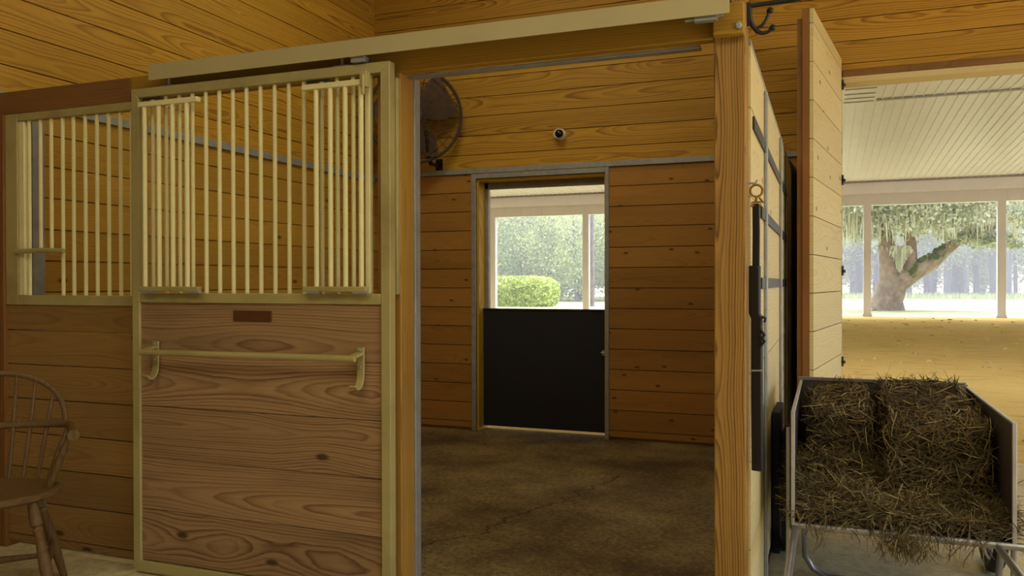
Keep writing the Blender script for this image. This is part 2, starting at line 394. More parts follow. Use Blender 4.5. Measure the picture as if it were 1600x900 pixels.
m = MB(); m.box(DX0+.022, DX1-.013, YB+.094, YB+.146, 1.017, 1.03); m.build('top_rail', M['rubber'], leaf)
m = MB(); m.box(DX1-.05, DX1-.012, YB+.082, YB+.10, .66, .70); m.tube([(DX1-.06, YB+.085, .68), (DX1-.02, YB+.085, .68)], .008); m.build('latch', M['steel'], leaf)

# ------------------------------------------------------------------ stall front timbers
m = MB(); m.box(-.348, -.247, YP, YP+.105, 0, 2.050); m.box(-.348, -.247, YP, YP+.105, 2.158, CEIL)
m2 = MB(); m2.box(-.348, -.247, YP, YP+.105, 0, CEIL)
tag(m2.build('timber_post', M['post'], bevel=.004), 'tall square pine post right of the stall opening', 'post')
m = MB(); m.box(-1.62, -1.518, YP, YP+.105, 0, 2.053)
t = thing('timber_post', 'pine jamb post between the sliding door and the stall opening', 'post', (-1.57, YP, 0))
m.build('post_body', M['jamb'], t, .004)
m = MB(); m.box(-1.56, -1.512, YP+.105, YP+.15, 0, 2.053); m.build('steel_channel', M['steel'], t, .003)
m = MB(); m.box(-1.545, -1.522, YP-.022, YP, 1.205, 2.03); m.build('stop_strip', M['cream'], t, .003)
m = MB(); m.box(-2.86, -.348, YP, YP+.05, 2.053, 2.157)
t = thing('header_beam', 'golden pine beam across the top of the stall opening', 'beam', (-1.6, YP, 2.053))
m.build('beam_body', M['beam'], t, .004)
m = MB(); m.box(-1.515, -.40, YP+.05, YP+.09, 2.042, 2.053); m.build('steel_channel', M['steel'], t, .002)
m = MB(); m.box(-.348, -.249, YP-.035, YP, 2.053, 2.157); m.build('beam_end', M['beam'], t, .004)
m = MB(); m.lathe([(.012, 0), (.012, .006), (.007, .010)], Matrix.Translation((-.266, YP-.035, 2.078)) @ Matrix.Rotation(PI/2, 4, 'X'), 8); m.build('bolt', M['steel'], t)
m = MB(); m.box(-3.74, -2.862, YP, YP+.05, 2.05, 2.157)
tag(m.build('header_beam', M['beam_dark'], bevel=.004), 'dark brown beam above the fixed barred panel on the left', 'beam')
m = MB(); m.box(-3.78, -3.637, YP-.01, YP+.06, 0, 2.05)
tag(m.build('timber_post', M['edge'], bevel=.004), 'dark brown post at the left edge of the barred panel', 'post')
m = MB(); m.box(XL+.001, XL+.05, 2.96, 3.03, 0, 2.13)
tag(m.build('steel_channel', M['steel'], bevel=.003), 'grey steel channel upright on the left stall wall behind the bars', 'channel')

# ------------------------------------------------------------------ fixed barred panel
t = thing('stall_front_panel', 'fixed stall panel with cream bars over knotty boards', 'panel', (-3.25, YP, 0))
m = MB(); x0, x1, z0, z1 = -3.637, -2.80, 1.150, 2.05
m.box(x0, x0+.078, YP, YP+.04, z0, z1); m.box(x1-.06, x1, YP, YP+.04, z0, z1); m.box(x0+.078, x1-.06, YP, YP+.04, z1-.036, z1); m.box(x0+.078, x1-.06, YP, YP+.04, z0, z0+.045)
m.build('frame', M['cream'], t, .003)
for i, x in enumerate([-3.503, -3.431, -3.362, -3.290, -3.223, -3.151, -3.080, -3.010, -2.941, -2.876]):
    m = MB(); m.tube([(x, YP+.02, 1.405 if i in (1, 2) else z0+.045), (x, YP+.02, z1-.036)], .0085, 10); m.build('bar', M['bar'], t)
m = MB(); m.box(-3.559, -3.524, YP+.008, YP+.034, z0+.045, z1-.036); m.build('flat_bar', M['bar'], t, .003)
m = MB(); m.tube([(-3.562, YP-.008, 1.401), (-3.40, YP-.008, 1.404), (-3.30, YP-.008, 1.400), (-3.254, YP-.008, 1.398)], .0115, 8); m.build('feed_opening_rail', M['cream'], t)
m = MB(); boards(m, 0, -3.637, -2.80, .03, 1.150, YP+.008, .03, .161, .066, gap=.005); m.build('board_panel', M['front_boards'], t)

# ------------------------------------------------------------------ sliding door
t = thing('sliding_stall_door', 'sliding stall door of wide pine boards with cream barred top', 'door', (-2.15, YD, 0))
x0, x1, z0, z1, fw, dt = -2.787, -1.528, .02, 2.082, .040, .042
m = MB()
def mitre(pts): m.prism(pts, dt, Matrix.Translation((0, YD, 0)))
mitre([(x0, z0), (x0, z1), (x0+fw, z1-fw), (x0+fw, z0+fw)]); mitre([(x0, z1), (x1, z1), (x1-fw, z1-fw), (x0+fw, z1-fw)])
mitre([(x1, z1), (x1, z0), (x1-fw, z0+fw), (x1-fw, z1-fw)]); mitre([(x1, z0), (x0, z0), (x0+fw, z0+fw), (x1-fw, z0+fw)])
m.build('frame', M['cream'], t, .003)
m = MB(); m.box(x0+fw, x1-fw, YD+.001, YD+dt-.001, 1.168, 1.208); m.build('mid_rail', M['cream'], t, .003)
m = MB(); boards(m, 0, x0+fw, x1-fw, z0+fw, 1.168, YD+.010, .022, .2206, .065, gap=.003); m.build('board_panel', M['door_boards'], t)
for x in [-2.689, -2.616, -2.544, -2.475, -2.405, -2.336, -2.267, -2.199, -2.130, -2.061, -1.993, -1.922, -1.840, -1.769, -1.698]:
    m = MB(); m.tube([(x, YD+.021, 1.208), (x, YD+.021, z1-fw)], .0085, 10); m.build('bar', M['bar'], t)
m = MB(); m.box(-1.640, -1.618, YD+.008, YD+.034, 1.208, z1-fw); m.build('flat_bar', M['bar'], t, .003)
for xa, xb, xs in ((-2.720, -2.405, (-2.693, -2.616, -2.543, -2.468)), (-1.897, -1.615, (-1.838, -1.774, -1.708, -1.639))):
    yg = YD - .020
    m = MB(); m.box(xa, xb, yg-.012, yg+.012, 1.216, 1.236); gt = m.build('feed_gate', M['cream'], t, .003)
    m = MB(); m.box(xa, xb, yg-.012, yg+.012, 1.994, 2.016); m.build('gate_rail', M['bar'], gt, .003)
    for x in xs:
        m = MB(); m.tube([(x, yg, 1.236), (x, yg, 1.994)], .0098, 10); m.build('gate_bar', M['bar'], gt)
    for x in (xa+.03, xb-.04):
        m = MB(); m.box(x, x+.03, yg, YD+.005, 1.2085, 1.216); m.tube([(x-.012, yg-.006, 1.213), (x+.045, yg-.006, 1.213)], .006, 8); m.build('gate_hinge', M['steel'], gt)
    m = MB(); m.tube([(xa+.02, yg, 2.016), (xa+.02, yg, 2.028), (xa+.12, yg, 2.028), (xa+.12, yg, 2.016)], .005, 8); m.build('gate_catch', M['darksteel'], gt)
m = MB(); m.tube([(-2.684, YD-.058, .962), (-1.645, YD-.058, .966)], .0125, 14); bb = m.build('blanket_bar', M['cream'], t)
for x in (-2.652, -1.652):
    path = [(x, YD-.004, 1.005), (x, YD-.006, .90)] + [(x, YD-.006-.034*(1-math.cos(a)), .90-.05*math.sin(a)) for a in [PI*k/8 for k in range(1, 7)]]
    m = MB(); m.strap(path, .030, .008, (1, 0, 0)); m.strap([(x, YD-.008, .982), (x, YD-.058, .974)], .03, .012, (1, 0, 0))
    br = m.build('bracket', M['cream'], bb, .002)
    m = MB()
    for z in (.994, .93): m.lathe([(.006, 0), (.006, .003), (.003, .005)], Matrix.Translation((x, YD-.012, z)) @ Matrix.Rotation(PI/2, 4, 'X'), 8)
    m.build('screw', M['steel'], br)
m = MB(); m.box(-2.257, -2.069, YD+.004, YD+.0095, 1.096, 1.139); m.build('name_plate', M['plate'], t, .002)
m = MB(); m.box(-1.636, -1.606, YD-.036, YD-.006, 1.985, 2.045); m.tube([(-1.62, YD-.036, 2.03), (-1.62, YD-.036, 1.955)], .007, 8); m.build('latch', M['cream'], t, .003)
for x in (-2.60, -1.745):
    m = MB(); m.tube([(x, YD+.02, z1), (x, YD+.02, z1+.045)], .007, 8); m.box(x-.035, x+.035, YD+.008, YD+.032, z1, z1+.006); m.build('hanger', M['steel'], t)

# track above it
t = thing('door_track', 'long cream steel track cover above the sliding door', 'track', (-1.5, YP, 2.1))
m = MB(); m.prism([(2.680, 2.104), (2.680, 2.168), (YP, 2.168), (YP, 2.165), (2.684, 2.165), (2.684, 2.104)], -2.376, Matrix(((0,1,0,0),(1,0,0,0),(0,0,1,0),(0,0,0,1))) @ Matrix.Translation((0, -.288, 0)))
m.build('track_cover', M['cover'], t)
m = MB(); m.box(-2.640, -.300, 2.706, 2.756, 2.128, 2.162); m.box(-2.60, -.30, 2.756, YP, 2.140, 2.160); m.build('track_rail', M['darksteel'], t)
m = MB(); m.box(-.40, -.33, 2.690, 2.72, 2.092, 2.116); m.tube([(-.43, 2.70, 2.100), (-.31, 2.70, 2.106)], .006, 8); m.build('track_stop', M['steel'], t)
m = MB(); m.box(-1.685, -1.63, 2.69, 2.73, 2.086, 2.108); m.build('roller_block', M['steel'], t)

# ------------------------------------------------------------------ partition between stall and passage
t = thing('stall_partition', 'pale pine stall side wall with steel uprights right of the tall post', 'partition', (XP, 4.6, 0))
m = MB(); boards(m, 1, YP+.106, YB-.013, .04, 2.052, XP, -.022, .30, .04, gap=.004); m.build('board_panel', M['pale_y'], t)
m = MB(); boards(m, 1, YP+.106, YB-.013, .02, 2.052, XP-.086, .022, PITCH, .075); m.build('inner_boards', M['wall_low_y'], t)
m = MB(); m.box(XP-.086, XP, YP+.106, YB-.013, 2.0525, 2.07); m.build('top_cap', M['steel'], t)
for y in (3.50, 4.66, 5.35):
    m = MB(); m.box(XP+.001, XP+.014, y, y+.05, 0, 2.03); m.build('steel_upright', M['steel'], t, .003)
for z in (1.80, 1.52, 1.245):
    m = MB(); m.box(XP+.001, XP+.008, YP+.17 if z > 1.6 else 3.30, 5.34, z-.022, z+.022); m.build('steel_strap', M['darksteel'], t)
# items by the partition
m = MB(); m.box(-.234, -.1985, 3.95, 4.30, 0, .652)
tag(m.build('rubber_mat_panel', M['rubber'], bevel=.006), 'black panel standing on edge between the partition and the cart', 'panel')
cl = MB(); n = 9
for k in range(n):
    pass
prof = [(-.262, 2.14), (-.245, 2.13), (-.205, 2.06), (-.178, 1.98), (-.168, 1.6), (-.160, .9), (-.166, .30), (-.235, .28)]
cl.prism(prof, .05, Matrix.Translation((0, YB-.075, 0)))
tag(cl.build('corner_slab', M['dark_slab'], bevel=.012), 'long dark upright slab in the corner behind the plank door', 'cover')  # plain dark upright slab filling the corner

# hanging girth on the side of the post
HX, HY = -.218, 2.832
t = thing('hanging_girth', 'long black strap hanging by a brass ring beside the tall post', 'strap', (HX, HY, 1.0))
m = MB(); m.tube([(HX+.0195*math.sin(a), HY, 1.553+.0195*math.cos(a)) for a in [2*PI*k/20 for k in range(20)]], .004, 8, closed=True); m.build('ring', M['brass'], t)
m = MB(); m.tube([(HX, HY, 1.5335), (HX, HY, 1.515)], .0045, 8); m.tube([(HX-.013, HY, 1.515), (HX+.013, HY, 1.515), (HX+.017, HY, 1.503), (HX-.017, HY, 1.503), (HX-.013, HY, 1.515)], .0037, 8); m.tube([(HX+.009, HY, 1.53), (HX+.022, HY, 1.512)], .003, 6); m.build('snap', M['brass'], t)
m = MB(); m.strap([(HX-.001, HY, 1.51), (HX, HY-.001, 1.41), (HX-.001, HY, 1.30), (HX, HY, 1.14)], .024, .009, (1, -.3, 0)); m.build('upper_strap', M['leather'], t, .002)
m = MB(); m.strap([(HX-.005, HY, 1.305), (HX-.005, HY, 1.146), (HX+.002, HY+.001, 1.13), (HX+.002, HY, .87), (HX+.004, HY, .623)], .037, .020, (1, -.3, 0)); m.build('lower_sheath', M['leather'], t, .004)
bk = MB(); bk.tube([(HX+.018, HY-.014, 1.136), (HX+.030, HY-.016, 1.130), (HX+.027, HY-.016, 1.118)], .0046, 8)
for z in (1.076, 1.055): bk.tube([(HX+.012, HY-.014, z+.02), (HX+.027, HY-.015, z), (HX+.012, HY-.014, z-.02)], .0046, 8)
bk.build('buckle', M['black_iron'], t)
m = MB(); m.tube([(HX-.014, HY-.015, .957), (HX+.02, HY-.016, .958)], .003, 6); m.build('keeper', M['steel'], t)
m = MB(); m.tube([(-.247, HY, 1.579), (HX-.002, HY, 1.577), (HX+.002, HY, 1.588)], .0036, 8)
tag(m.build('nail_hook', M['steel']), 'small steel hook holding the brass ring of the black strap', 'hook')

# harness hook on the post
t = thing('harness_hook', 'black iron double hook and bar on top of the tall post', 'hook', (-.247, 2.82, 2.1))
m = MB(); m.tube([(-.246, 2.82, 2.162), (-.16, 2.82, 2.165), (-.078, 2.82, 2.168)], .0075, 10); m.build('bar', M['black_iron'], t)
m = MB(); m.box(-.248, -.236, 2.808, 2.832, 2.10, 2.172); m.tube([(-.238, 2.82, 2.16), (-.236, 2.82, 2.12), (-.228, 2.82, 2.095), (-.214, 2.82, 2.076), (-.198, 2.82, 2.068), (-.182, 2.82, 2.070), (-.168, 2.82, 2.080)], [.006, .007, .008, .008, .007, .006, .006], 10); m.build('lower_hook', M['black_iron'], t)
m = MB(); m.tube([(-.222, 2.82, 2.086), (-.200, 2.82, 2.092), (-.186, 2.82, 2.110), (-.176, 2.82, 2.136)], .006, 10); m.build('upper_hook', M['black_iron'], t)
m = MB()
for p in ((-.166, 2.82, 2.083), (-.174, 2.82, 2.14)):
    m = MB(); m.lathe([(.002, -.011), (.009, -.007), (.012, 0), (.009, .007), (.002, .011)], Matrix.Translation(p), 12); m.build('ball_tip', M['black_iron'], t)


# ------------------------------------------------------------------ open plank door
hx, hy = .088, YB-.03; nx_, ny_ = -.083, 5.093
ang = math.atan2(ny_-hy, nx_-hx); L = math.hypot(nx_-hx, ny_-hy)
t = thing('plank_door', 'tall pale plank door swung open in front of the arena doorway', 'door', (hx, hy, 0))
t.rotation_euler = (0, 0, ang + PI)          # local +X runs from the free edge to the hinge
def loc_build(mb, name, mat, parent, bevel=0):
    o = mb.build(name, mat, None, bevel); o.parent = parent; return o
M['pale_door'] = wood('pale door boards', rgb(214,196,144), rgb(188,164,108), 0, 2, .225, .06, 60, knots=.9, var=.06, contrast=.5)
m = MB(); boards(m, 0, -L, 0, .06, 2.846, -.011, .022, .225, .06, gap=.005); loc_build(m, 'board_face', M['pale_door'], t)
m = MB(); m.box(-L, -L+.09, .012, .052, .06, 2.846); m.box(-.09, 0, .012, .052, .06, 2.846); m.box(-L+.09, -.09, .012, .052, 2.75, 2.846); m.box(-L+.09, -.09, .012, .052, .06, .17)
loc_build(m, 'frame', M['edge'], t, .003)
m = MB(); m.box(-L+.02, -L+.10, .0525, .085, .06, 2.80); loc_build(m, 'edge_brace', M['beam_dark'], t, .003)
for z in (2.66, 1.98, 1.33, .68):
    m = MB(); m.tube([(.004, -.016, z-.035), (.004, -.016, z+.035)], .010, 8); m.box(-.10, 0, -.016, -.0115, z-.014, z+.014) if z < 0 else m.tube([(-.012, -.018, z), (.006, -.03, z-.004)], .012, 8)
    loc_build(m, 'hinge', M['darksteel'], t)

# ------------------------------------------------------------------ wall fan
FC = Vector((-3.193, 6.08, 2.64)); FN = Vector((.46, -.88, -.06)).normalized()
fz = FN; fx = Vector((0, 0, 1)).cross(fz).normalized(); fy = fz.cross(fx)
FM = Matrix(((fx.x, fy.x, fz.x, FC.x), (fx.y, fy.y, fz.y, FC.y), (fx.z, fy.z, fz.z, FC.z), (0, 0, 0, 1)))
t = thing('wall_fan', 'dusty round wall fan high in the back of the stall', 'fan', FC)
FR = .385
m = MB()
def ring(r, z, w, n=48): m.tube([FM @ Vector((r*math.cos(a), r*math.sin(a), z)) for a in [2*PI*k/n for k in range(n)]], w, 6, closed=True)
ring(FR, 0, .014); ring(FR, -.07, .008)
for r, z in ((.33, .035), (.27, .055), (.21, .065), (.15, .07), (.09, .072)): ring(r, z, .003)
for k in range(24):
    a = 2*PI*k/24; ca, sa = math.cos(a), math.sin(a)
    m.tube([FM @ Vector((r*ca, r*sa, z)) for r, z in ((.05, .072), (.15, .07), (.27, .055), (.33, .035), (FR, 0), (FR, -.07), (.25, -.13), (.08, -.15))], .0025, 5)
m.build('guard', M['fan_metal'], t)
m = MB(); m.lathe([(.03, .075), (.06, .07), (.06, .06), (.03, .055)], FM, 20); m.build('guard_badge', M['fan_metal'], t)
m = MB()
for k in range(3):
    Rk = FM @ Matrix.Rotation(2*PI*k/3+.5, 4, 'Z'); vs = []
    for i in range(9):
        r = .05 + .285*i/8; wv = .05 + .12*math.sin(min(1, i/6)*PI/2)
        for s, zz in ((-1, -.035), (-.3, -.012), (.4, .012), (1, .03)):
            for dz in (0, -.003): vs.append(Rk @ Vector((r, s*wv + .1*r, zz+dz)))
    fs = []
    for i in range(8):
        for j in range(3):
            for q in (0, 1):
                a0 = i*8+j*2+q; fs.append((a0, a0+8, a0+10, a0+2) if q == 0 else (a0, a0+2, a0+10, a0+8))
    m.add(vs, fs)
m.build('blades', M['fan_blade'], t)
m = MB(); m.lathe([(.045, .02), (.07, .01), (.075, -.06), (.07, -.16), (.04, -.18)], FM, 20); m.build('motor', M['fan_metal'], t)
m = MB(); bx = FC + Vector((.09, -.01, 0))
m.tube([(-3.105, 6.12, 2.50), (-3.105, 6.14, 2.35), (-3.105, 6.20, 2.24)], .017, 10); m.tube([(-3.105, 6.20, 2.25), (-3.105, 6.364, 2.25)], .015, 10)
m.box(-3.135, -3.075, 6.352, 6.3645, 2.20, 2.31); m.tube([FM @ Vector((0, 0, -.1)), (-3.105, 6.12, 2.50)], .02, 10)
m.build('wall_bracket', M['black_iron'], t)

# security camera
t = thing('security_camera', 'small white dome camera on the end wall above the half door', 'camera', (-2.016, YB, 2.446))
C0 = Vector((-2.016, YB, 2.446)); cm = Matrix.Translation(C0) @ Matrix.Rotation(PI/2, 4, 'X')
m = MB(); m.lathe([(.048, 0.0), (.05, .012), (.047, .03), (.03, .04)], cm, 28); m.build('mount', M['white_plastic'], t)
m = MB(); q = C0 + Vector((0, -.05, 0)); m.lathe([(.003, -.044)] + [(.044*math.sin(a), -.044*math.cos(a)) for a in [PI*k/12 for k in range(1, 9)]], Matrix.Translation(q) @ Matrix.Rotation(PI/2, 4, 'X'), 28); m.build('ball', M['white_plastic'], t)
m = MB(); m.lathe([(.033, -.002), (.034, .014), (.030, .028), (.018, .038), (.004, .041)], Matrix.Translation(q + Vector((.006, -.008, 0))) @ Matrix.Rotation(PI/2, 4, 'X') @ Matrix.Rotation(.2, 4, 'Y'), 24); m.build('lens', M['lens'], t)

# ------------------------------------------------------------------ hay cart
CX0, CX1, CY0, CY1, CZ = -.118, .603, 3.25, 4.30, .345
t = thing('hay_cart', 'grey two-wheeled hay cart with open front', 'cart', ((CX0+CX1)/2, (CY0+CY1)/2, 0))
m = MB(); m.box(CX0, CX1, CY0, CY1, CZ-.012, CZ); m.build('bed', M['cart_panel'], t)
m = MB(); m.tube([(CX0-.004, CY0, CZ-.008), (CX1+.03, CY0, CZ-.008)], .0140, 10); m.build('front_lip', M['chrome'], t)
for x in (CX0, CX1):
    s = -1 if x == CX0 else 1
    m = MB(); m.box(min(x, x+s*.006), max(x, x+s*.006), CY0, CY1, CZ, .757); sp = m.build('side_panel', M['cart_panel'], t)
    m = MB(); m.box(x-.007, x+.007, CY0-.008, CY0+.004, CZ, .766); m.box(x-.007, x+.007, CY0, CY1, .757, .766); m.build('edge_trim', M['cart_edge'], sp, .002)
m = MB(); m.box(CX0-.006, CX1+.006, CY1, CY1+.006, CZ, .772); bp = m.build('back_panel', M['cart_panel'], t)
m = MB(); m.box(CX0-.012, CX1, CY1-.006, CY1+.012, .765, .782); m.build('edge_trim', M['chrome'], bp, .002)
for x, z2 in ((CX0+.008, .0), (CX1-.045, .0)):
    m = MB(); m.tube([(x, 4.10, CZ-.022), (x, 3.3, CZ-.022), (x, 2.95, .34), (x, 2.45, .36)], .0125, 12); m.build('handle_tube', M['chrome'], t)
m = MB(); m.tube([(CX0+.008, 2.45, .36), (CX1-.045, 2.45, .36)], .0125, 12); m.build('handle_crossbar', M['chrome'], t)
for x in (CX0-.016, CX1+.002):
    m = MB(); m.tube([(x, CY0+.02, .70 if x < 0 else CZ), (x, CY0+.02, 0.0)], .0095, 10); m.build('leg', M['chrome'], t)
m = MB(); yS = 3.66
m.tube([(CX0+.03, yS-.06, CZ-.012), (CX0+.03, yS, .18), (CX0+.035, yS+.01, .09), (CX0+.065, yS+.02, .04), (CX0+.12, yS+.02, .014), (CX1-.05, yS+.02, .014), (CX1+.0, yS+.02, .04), (CX1+.025, yS+.01, .09), (CX1+.03, yS, .18), (CX1+.025, yS-.06, CZ-.012)], .0125, 12)
m.build('stand', M['chrome'], t)
for x in (-.163, .665):
    wm = Matrix.Translation((x, 4.06, .29)) @ Matrix.Rotation(PI/2, 4, 'Y')
    m = MB(); m.tube([wm @ Vector((.262*math.cos(a), .262*math.sin(a), 0)) for a in [2*PI*k/40 for k in range(40)]], .028, 12, closed=True); wh = m.build('wheel', M['rubber'], t)
    m = MB()
    for z in (-.012, .012): m.tube([wm @ Vector((.235*math.cos(a), .235*math.sin(a), z)) for a in [2*PI*k/40 for k in range(40)]], .006, 8, closed=True)
    for k in range(28):
        a = 2*PI*k/28; b = a + (.5 if k % 2 else -.5); zz = .02 if k % 4 < 2 else -.02
        m.tube([wm @ Vector((.025*math.cos(b), .025*math.sin(b), zz)), wm @ Vector((.235*math.cos(a), .235*math.sin(a), 0))], .0032, 5)
    m.lathe([(.02, -.03), (.026, -.025), (.026, .025), (.02, .03)], wm, 14); m.build('rim', M['chrome'], wh)
m = MB(); m.tube([(-.163, 4.06, .29), (.665, 4.06, .29)], .009, 10); m.box(CX0+.02, CX0+.05, 4.03, 4.09, .28, CZ-.012); m.box(CX1-.05, CX1-.02, 4.03, 4.09, .28, CZ-.012); m.build('axle', M['darksteel'], t)

def strand(mb, p, d, nrm, L, w, droop=.0):
    d = d.normalized(); side = d.cross(nrm)
    if side.length < 1e-4: side = d.orthogonal()
    side = side.normalized()
    side = (side + nrm * rnd.uniform(-.8, .8)).normalized()
    bend = Vector((rnd.uniform(-1, 1), rnd.uniform(-1, 1), rnd.uniform(-.6, .6))) * L * .22
    pts = []
    for i in range(4):
        u = i/3; pts.append(p + d*(L*(u-.5)) + bend*(4*u*(1-u)-.5) + Vector((0, 0, -droop*u*u)))
    vs = []
    for i, q in enumerate(pts):
        ww = w * (1 if 0 < i < 3 else .5); vs += [q - side*ww/2, q + side*ww/2]
    mb.add(vs, [(0,1,3,2), (2,3,5,4), (4,5,7,6)])
def bale(name, label, x0, x1, y0, y1, z0, z1, n, drop):
    t = thing(name, label, 'hay bale', ((x0+x1)/2, (y0+y1)/2, z0), 'hay bales in the cart')
    bm = bmesh.new(); bmesh.ops.create_cube(bm, size=1)
    bmesh.ops.subdivide_edges(bm, edges=bm.edges[:], cuts=14, use_grid_fill=True)
    c = Vector(((x0+x1)/2, (y0+y1)/2, (z0+z1)/2)); s = Vector((x1-x0, y1-y0, z1-z0))
    faces = []
    for v in bm.verts:
        q = Vector(v.co)
        k = (abs(q.x)*2)**8 + (abs(q.y)*2)**8 + (abs(q.z)*2)**8
        q = q * (1 - .035*max(0, k-1))
        w_ = c + Vector((q.x*s.x, q.y*s.y, q.z*s.z))
        nz = mnoise.noise(w_*9) * .022 + mnoise.noise(w_*28) * .012
        w_ += q.normalized()*nz
        w_.z -= drop * (y1-w_.y)/(y1-y0) * max(0, (w_.z-z0)/(z1-z0))
        if w_.z < z0: w_.z = z0
        v.co = w_
    bm.verts.ensure_lookup_table(); m = MB()
    m.add([v.co for v in bm.verts], [[l.vert.index for l in f.loops] for f in bm.faces]); 
    bm.normal_update()
    fl = [(f.calc_center_median(), f.normal.copy()) for f in bm.faces if f.normal.z > -.5]
    bm.free()
    m.build('packed_hay', M['hay_core'], t)
    m = MB()
    for i in range(n):
        p, nn = rnd.choice(fl)
        if abs(nn.x) > .6 and rnd.random() < .8: continue
        r = Vector((rnd.gauss(0, 1), rnd.gauss(0, 1), rnd.gauss(0, .6)))
        if x0 < p.x < x0+.04 or x1-.04 < p.x < x1: r.x *= .15
        tang = r - nn*r.dot(nn)*.82
        strand(m, p + Vector((rnd.uniform(-.02, .02), rnd.uniform(-.02, .02), rnd.uniform(-.015, .015))) + nn*rnd.uniform(-.004, .012), tang, nn, rnd.uniform(.05, .15), rnd.uniform(.0018, .0055))
    o = m.build('straw_strands', M['hay'], t); o['kind'] = 'stuff'
    return t
bale('hay_bale', 'narrower brown hay bale in the left half of the cart', CX0+.055, .172, 3.72, 4.27, CZ+.002, .752, 4600, .06)
bale('hay_bale', 'bigger squared hay bale in the right half of the cart', .228, CX1-.035, 3.50, 4.27, CZ+.002, .790, 6800, .095)
# loose hay spilling over the front
m = MB()
def hz(x, y):
    u = (y - CY0) / .7
    base = .030 + .20*max(0, u)**1.1 + .035*mnoise.noise(Vector((x*7, y*7, 3)))
    return CZ + max(.012, base)
bm_n = (34, 26)
vs = []; fs = []
for i in range(bm_n[0]+1):
    for j in range(bm_n[1]+1):
        x = CX0+.012 + (CX1-CX0-.024)*i/bm_n[0]; y = CY0+.02 + .66*j/bm_n[1]
        if y > 3.64 and x > .16: pass
        edge = min(1, min(i, bm_n[0]-i, j)/2.0)
        vs.append((x, y, CZ+.004 + (hz(x, y)-CZ-.004)*edge))
W = bm_n[1]+1
for i in range(bm_n[0]):
    for j in range(bm_n[1]): fs.append((i*W+j, (i+1)*W+j, (i+1)*W+j+1, i*W+j+1))
t = tag(m.add(vs, fs).build('loose_hay', M['hay_core']), 'loose brown hay heaped along the open front of the cart', 'hay', None, 'stuff')
m = MB()
for i in range(9500):
    x = rnd.uniform(CX0-.005, CX1+.01); u = rnd.random()**1.3; y = CY0 + .012 + .50*u
    z = hz(x, max(y, CY0)) + rnd.uniform(-.01, .022)
    dr = Vector((rnd.gauss(0, 1), rnd.gauss(0, .8), rnd.gauss(0, .35)))
    strand(m, Vector((x, y, z)), dr, Vector((0, -.5, .8)), rnd.uniform(.05, .17), rnd.uniform(.0018, .006))
for i in range(150):
    cx = rnd.choice([.0, .22, .24, .29, .30, .45, .36]); x = rnd.gauss(cx, .05); x = max(CX0+.01, min(CX1+.03, x))
    strand(m, Vector((x, CY0-.016-rnd.random()*.015, CZ+rnd.uniform(-.05, .03))), Vector((rnd.gauss(0, .5), -.15, -1)), Vector((0, -1, .2)), rnd.uniform(.05, .13), rnd.uniform(.0015, .004))
for i in range(130):
    x = rnd.gauss(.235, .03) if i < 70 else rnd.gauss(.30, .02)
    strand(m, Vector((x, CY0-.022-rnd.random()*.02, CZ-rnd.uniform(.02, .065))), Vector((rnd.gauss(0, .7), -.1, -1)), Vector((0, -1, .2)), rnd.uniform(.04, .10), rnd.uniform(.002, .0045))
o = m.build('straw_strands', M['hay']); o.parent = t; o['kind'] = 'stuff'

# ------------------------------------------------------------------ windsor chair
CH = Vector((-3.13, 2.33, 0)); fwd = Vector((.70, -.714, 0)).normalized(); rgt = Vector((-fwd.y, fwd.x, 0))   # rgt: towards the picture's right
def cp(a, b, z): return CH + rgt*a + fwd*b + Vector((0, 0, z))
t = thing('windsor_chair', 'brown spindle-back windsor armchair before the barred stall panel', 'chair', CH)
m = MB(); ns = 40; top = []; 
def seat_r(a):
    c_, s_ = math.cos(a), math.sin(a); return (.265*c_*(1-.10*max(0, -s_)), .215*s_ + .02)
rings = []
for sc, z in ((.0, .425), (.86, .425), (.985, .440), (1.0, .455), (.96, .462), (.6, .449), (.0, .446)):
    rings.append([cp(seat_r(2*PI*k/ns)[0]*max(sc, .01), .18+seat_r(2*PI*k/ns)[1]*max(sc, .01), z) for k in range(ns)])
vs = [p for r_ in rings for p in r_]; fs = [(i*ns+k, i*ns+(k+1) % ns, (i+1)*ns+(k+1) % ns, (i+1)*ns+k) for i in range(len(rings)-1) for k in range(ns)]
m.add(vs, fs).build('seat', M['chair'], t)
def arm_pt(u):   # u from -1 (one hand) over 0 (back) to 1 (other hand)
    a = u * PI * .5
    if abs(u) <= .7:
        q = u/.7*PI/2; return (.275*math.sin(q), .06 - .10*math.cos(q) - .02)
    k = (abs(u)-.7)/.3; return (math.copysign(.275+.035*k, u), .04+.26*k)
pts = [cp(*arm_pt(u), .668) for u in [-1+2*k/36 for k in range(37)]]
m = MB(); m.strap(pts, .040, .018, (0, 0, 1)) if False else m.tube(pts, [.022]*2+[.015]*33+[.022]*2, 10)
arm = m.build('arm_bow', M['chair'], t)
def hoop(a): return ((.250*math.cos(a)), -.06 - .055*math.sin(a), .662 + .215*math.sin(a)**.8 if math.sin(a) > 0 else .662)
pts = [cp(*hoop(PI*k/30)) for k in range(31)]
m = MB(); m.tube(pts, .0115, 10); m.build('hoop', M['chair'], t)
for k in range(-3, 4):
    u = k/3*.82; a = math.acos(max(-1, min(1, u))); hb = hoop(a)
    m = MB(); m.tube([cp(u*.19, .03-.03*(1-u*u), .455), cp(u*.225, -.035-.02*(1-u*u), .66), cp(*hb)], [.007, .0085, .006], 8); m.build('spindle', M['chair'], t)
def turned(p0, p1, prof):
    p0, p1 = Vector(p0), Vector(p1); m.tube([p0.lerp(p1, u) for u, r in prof], [r for u, r in prof], 12)
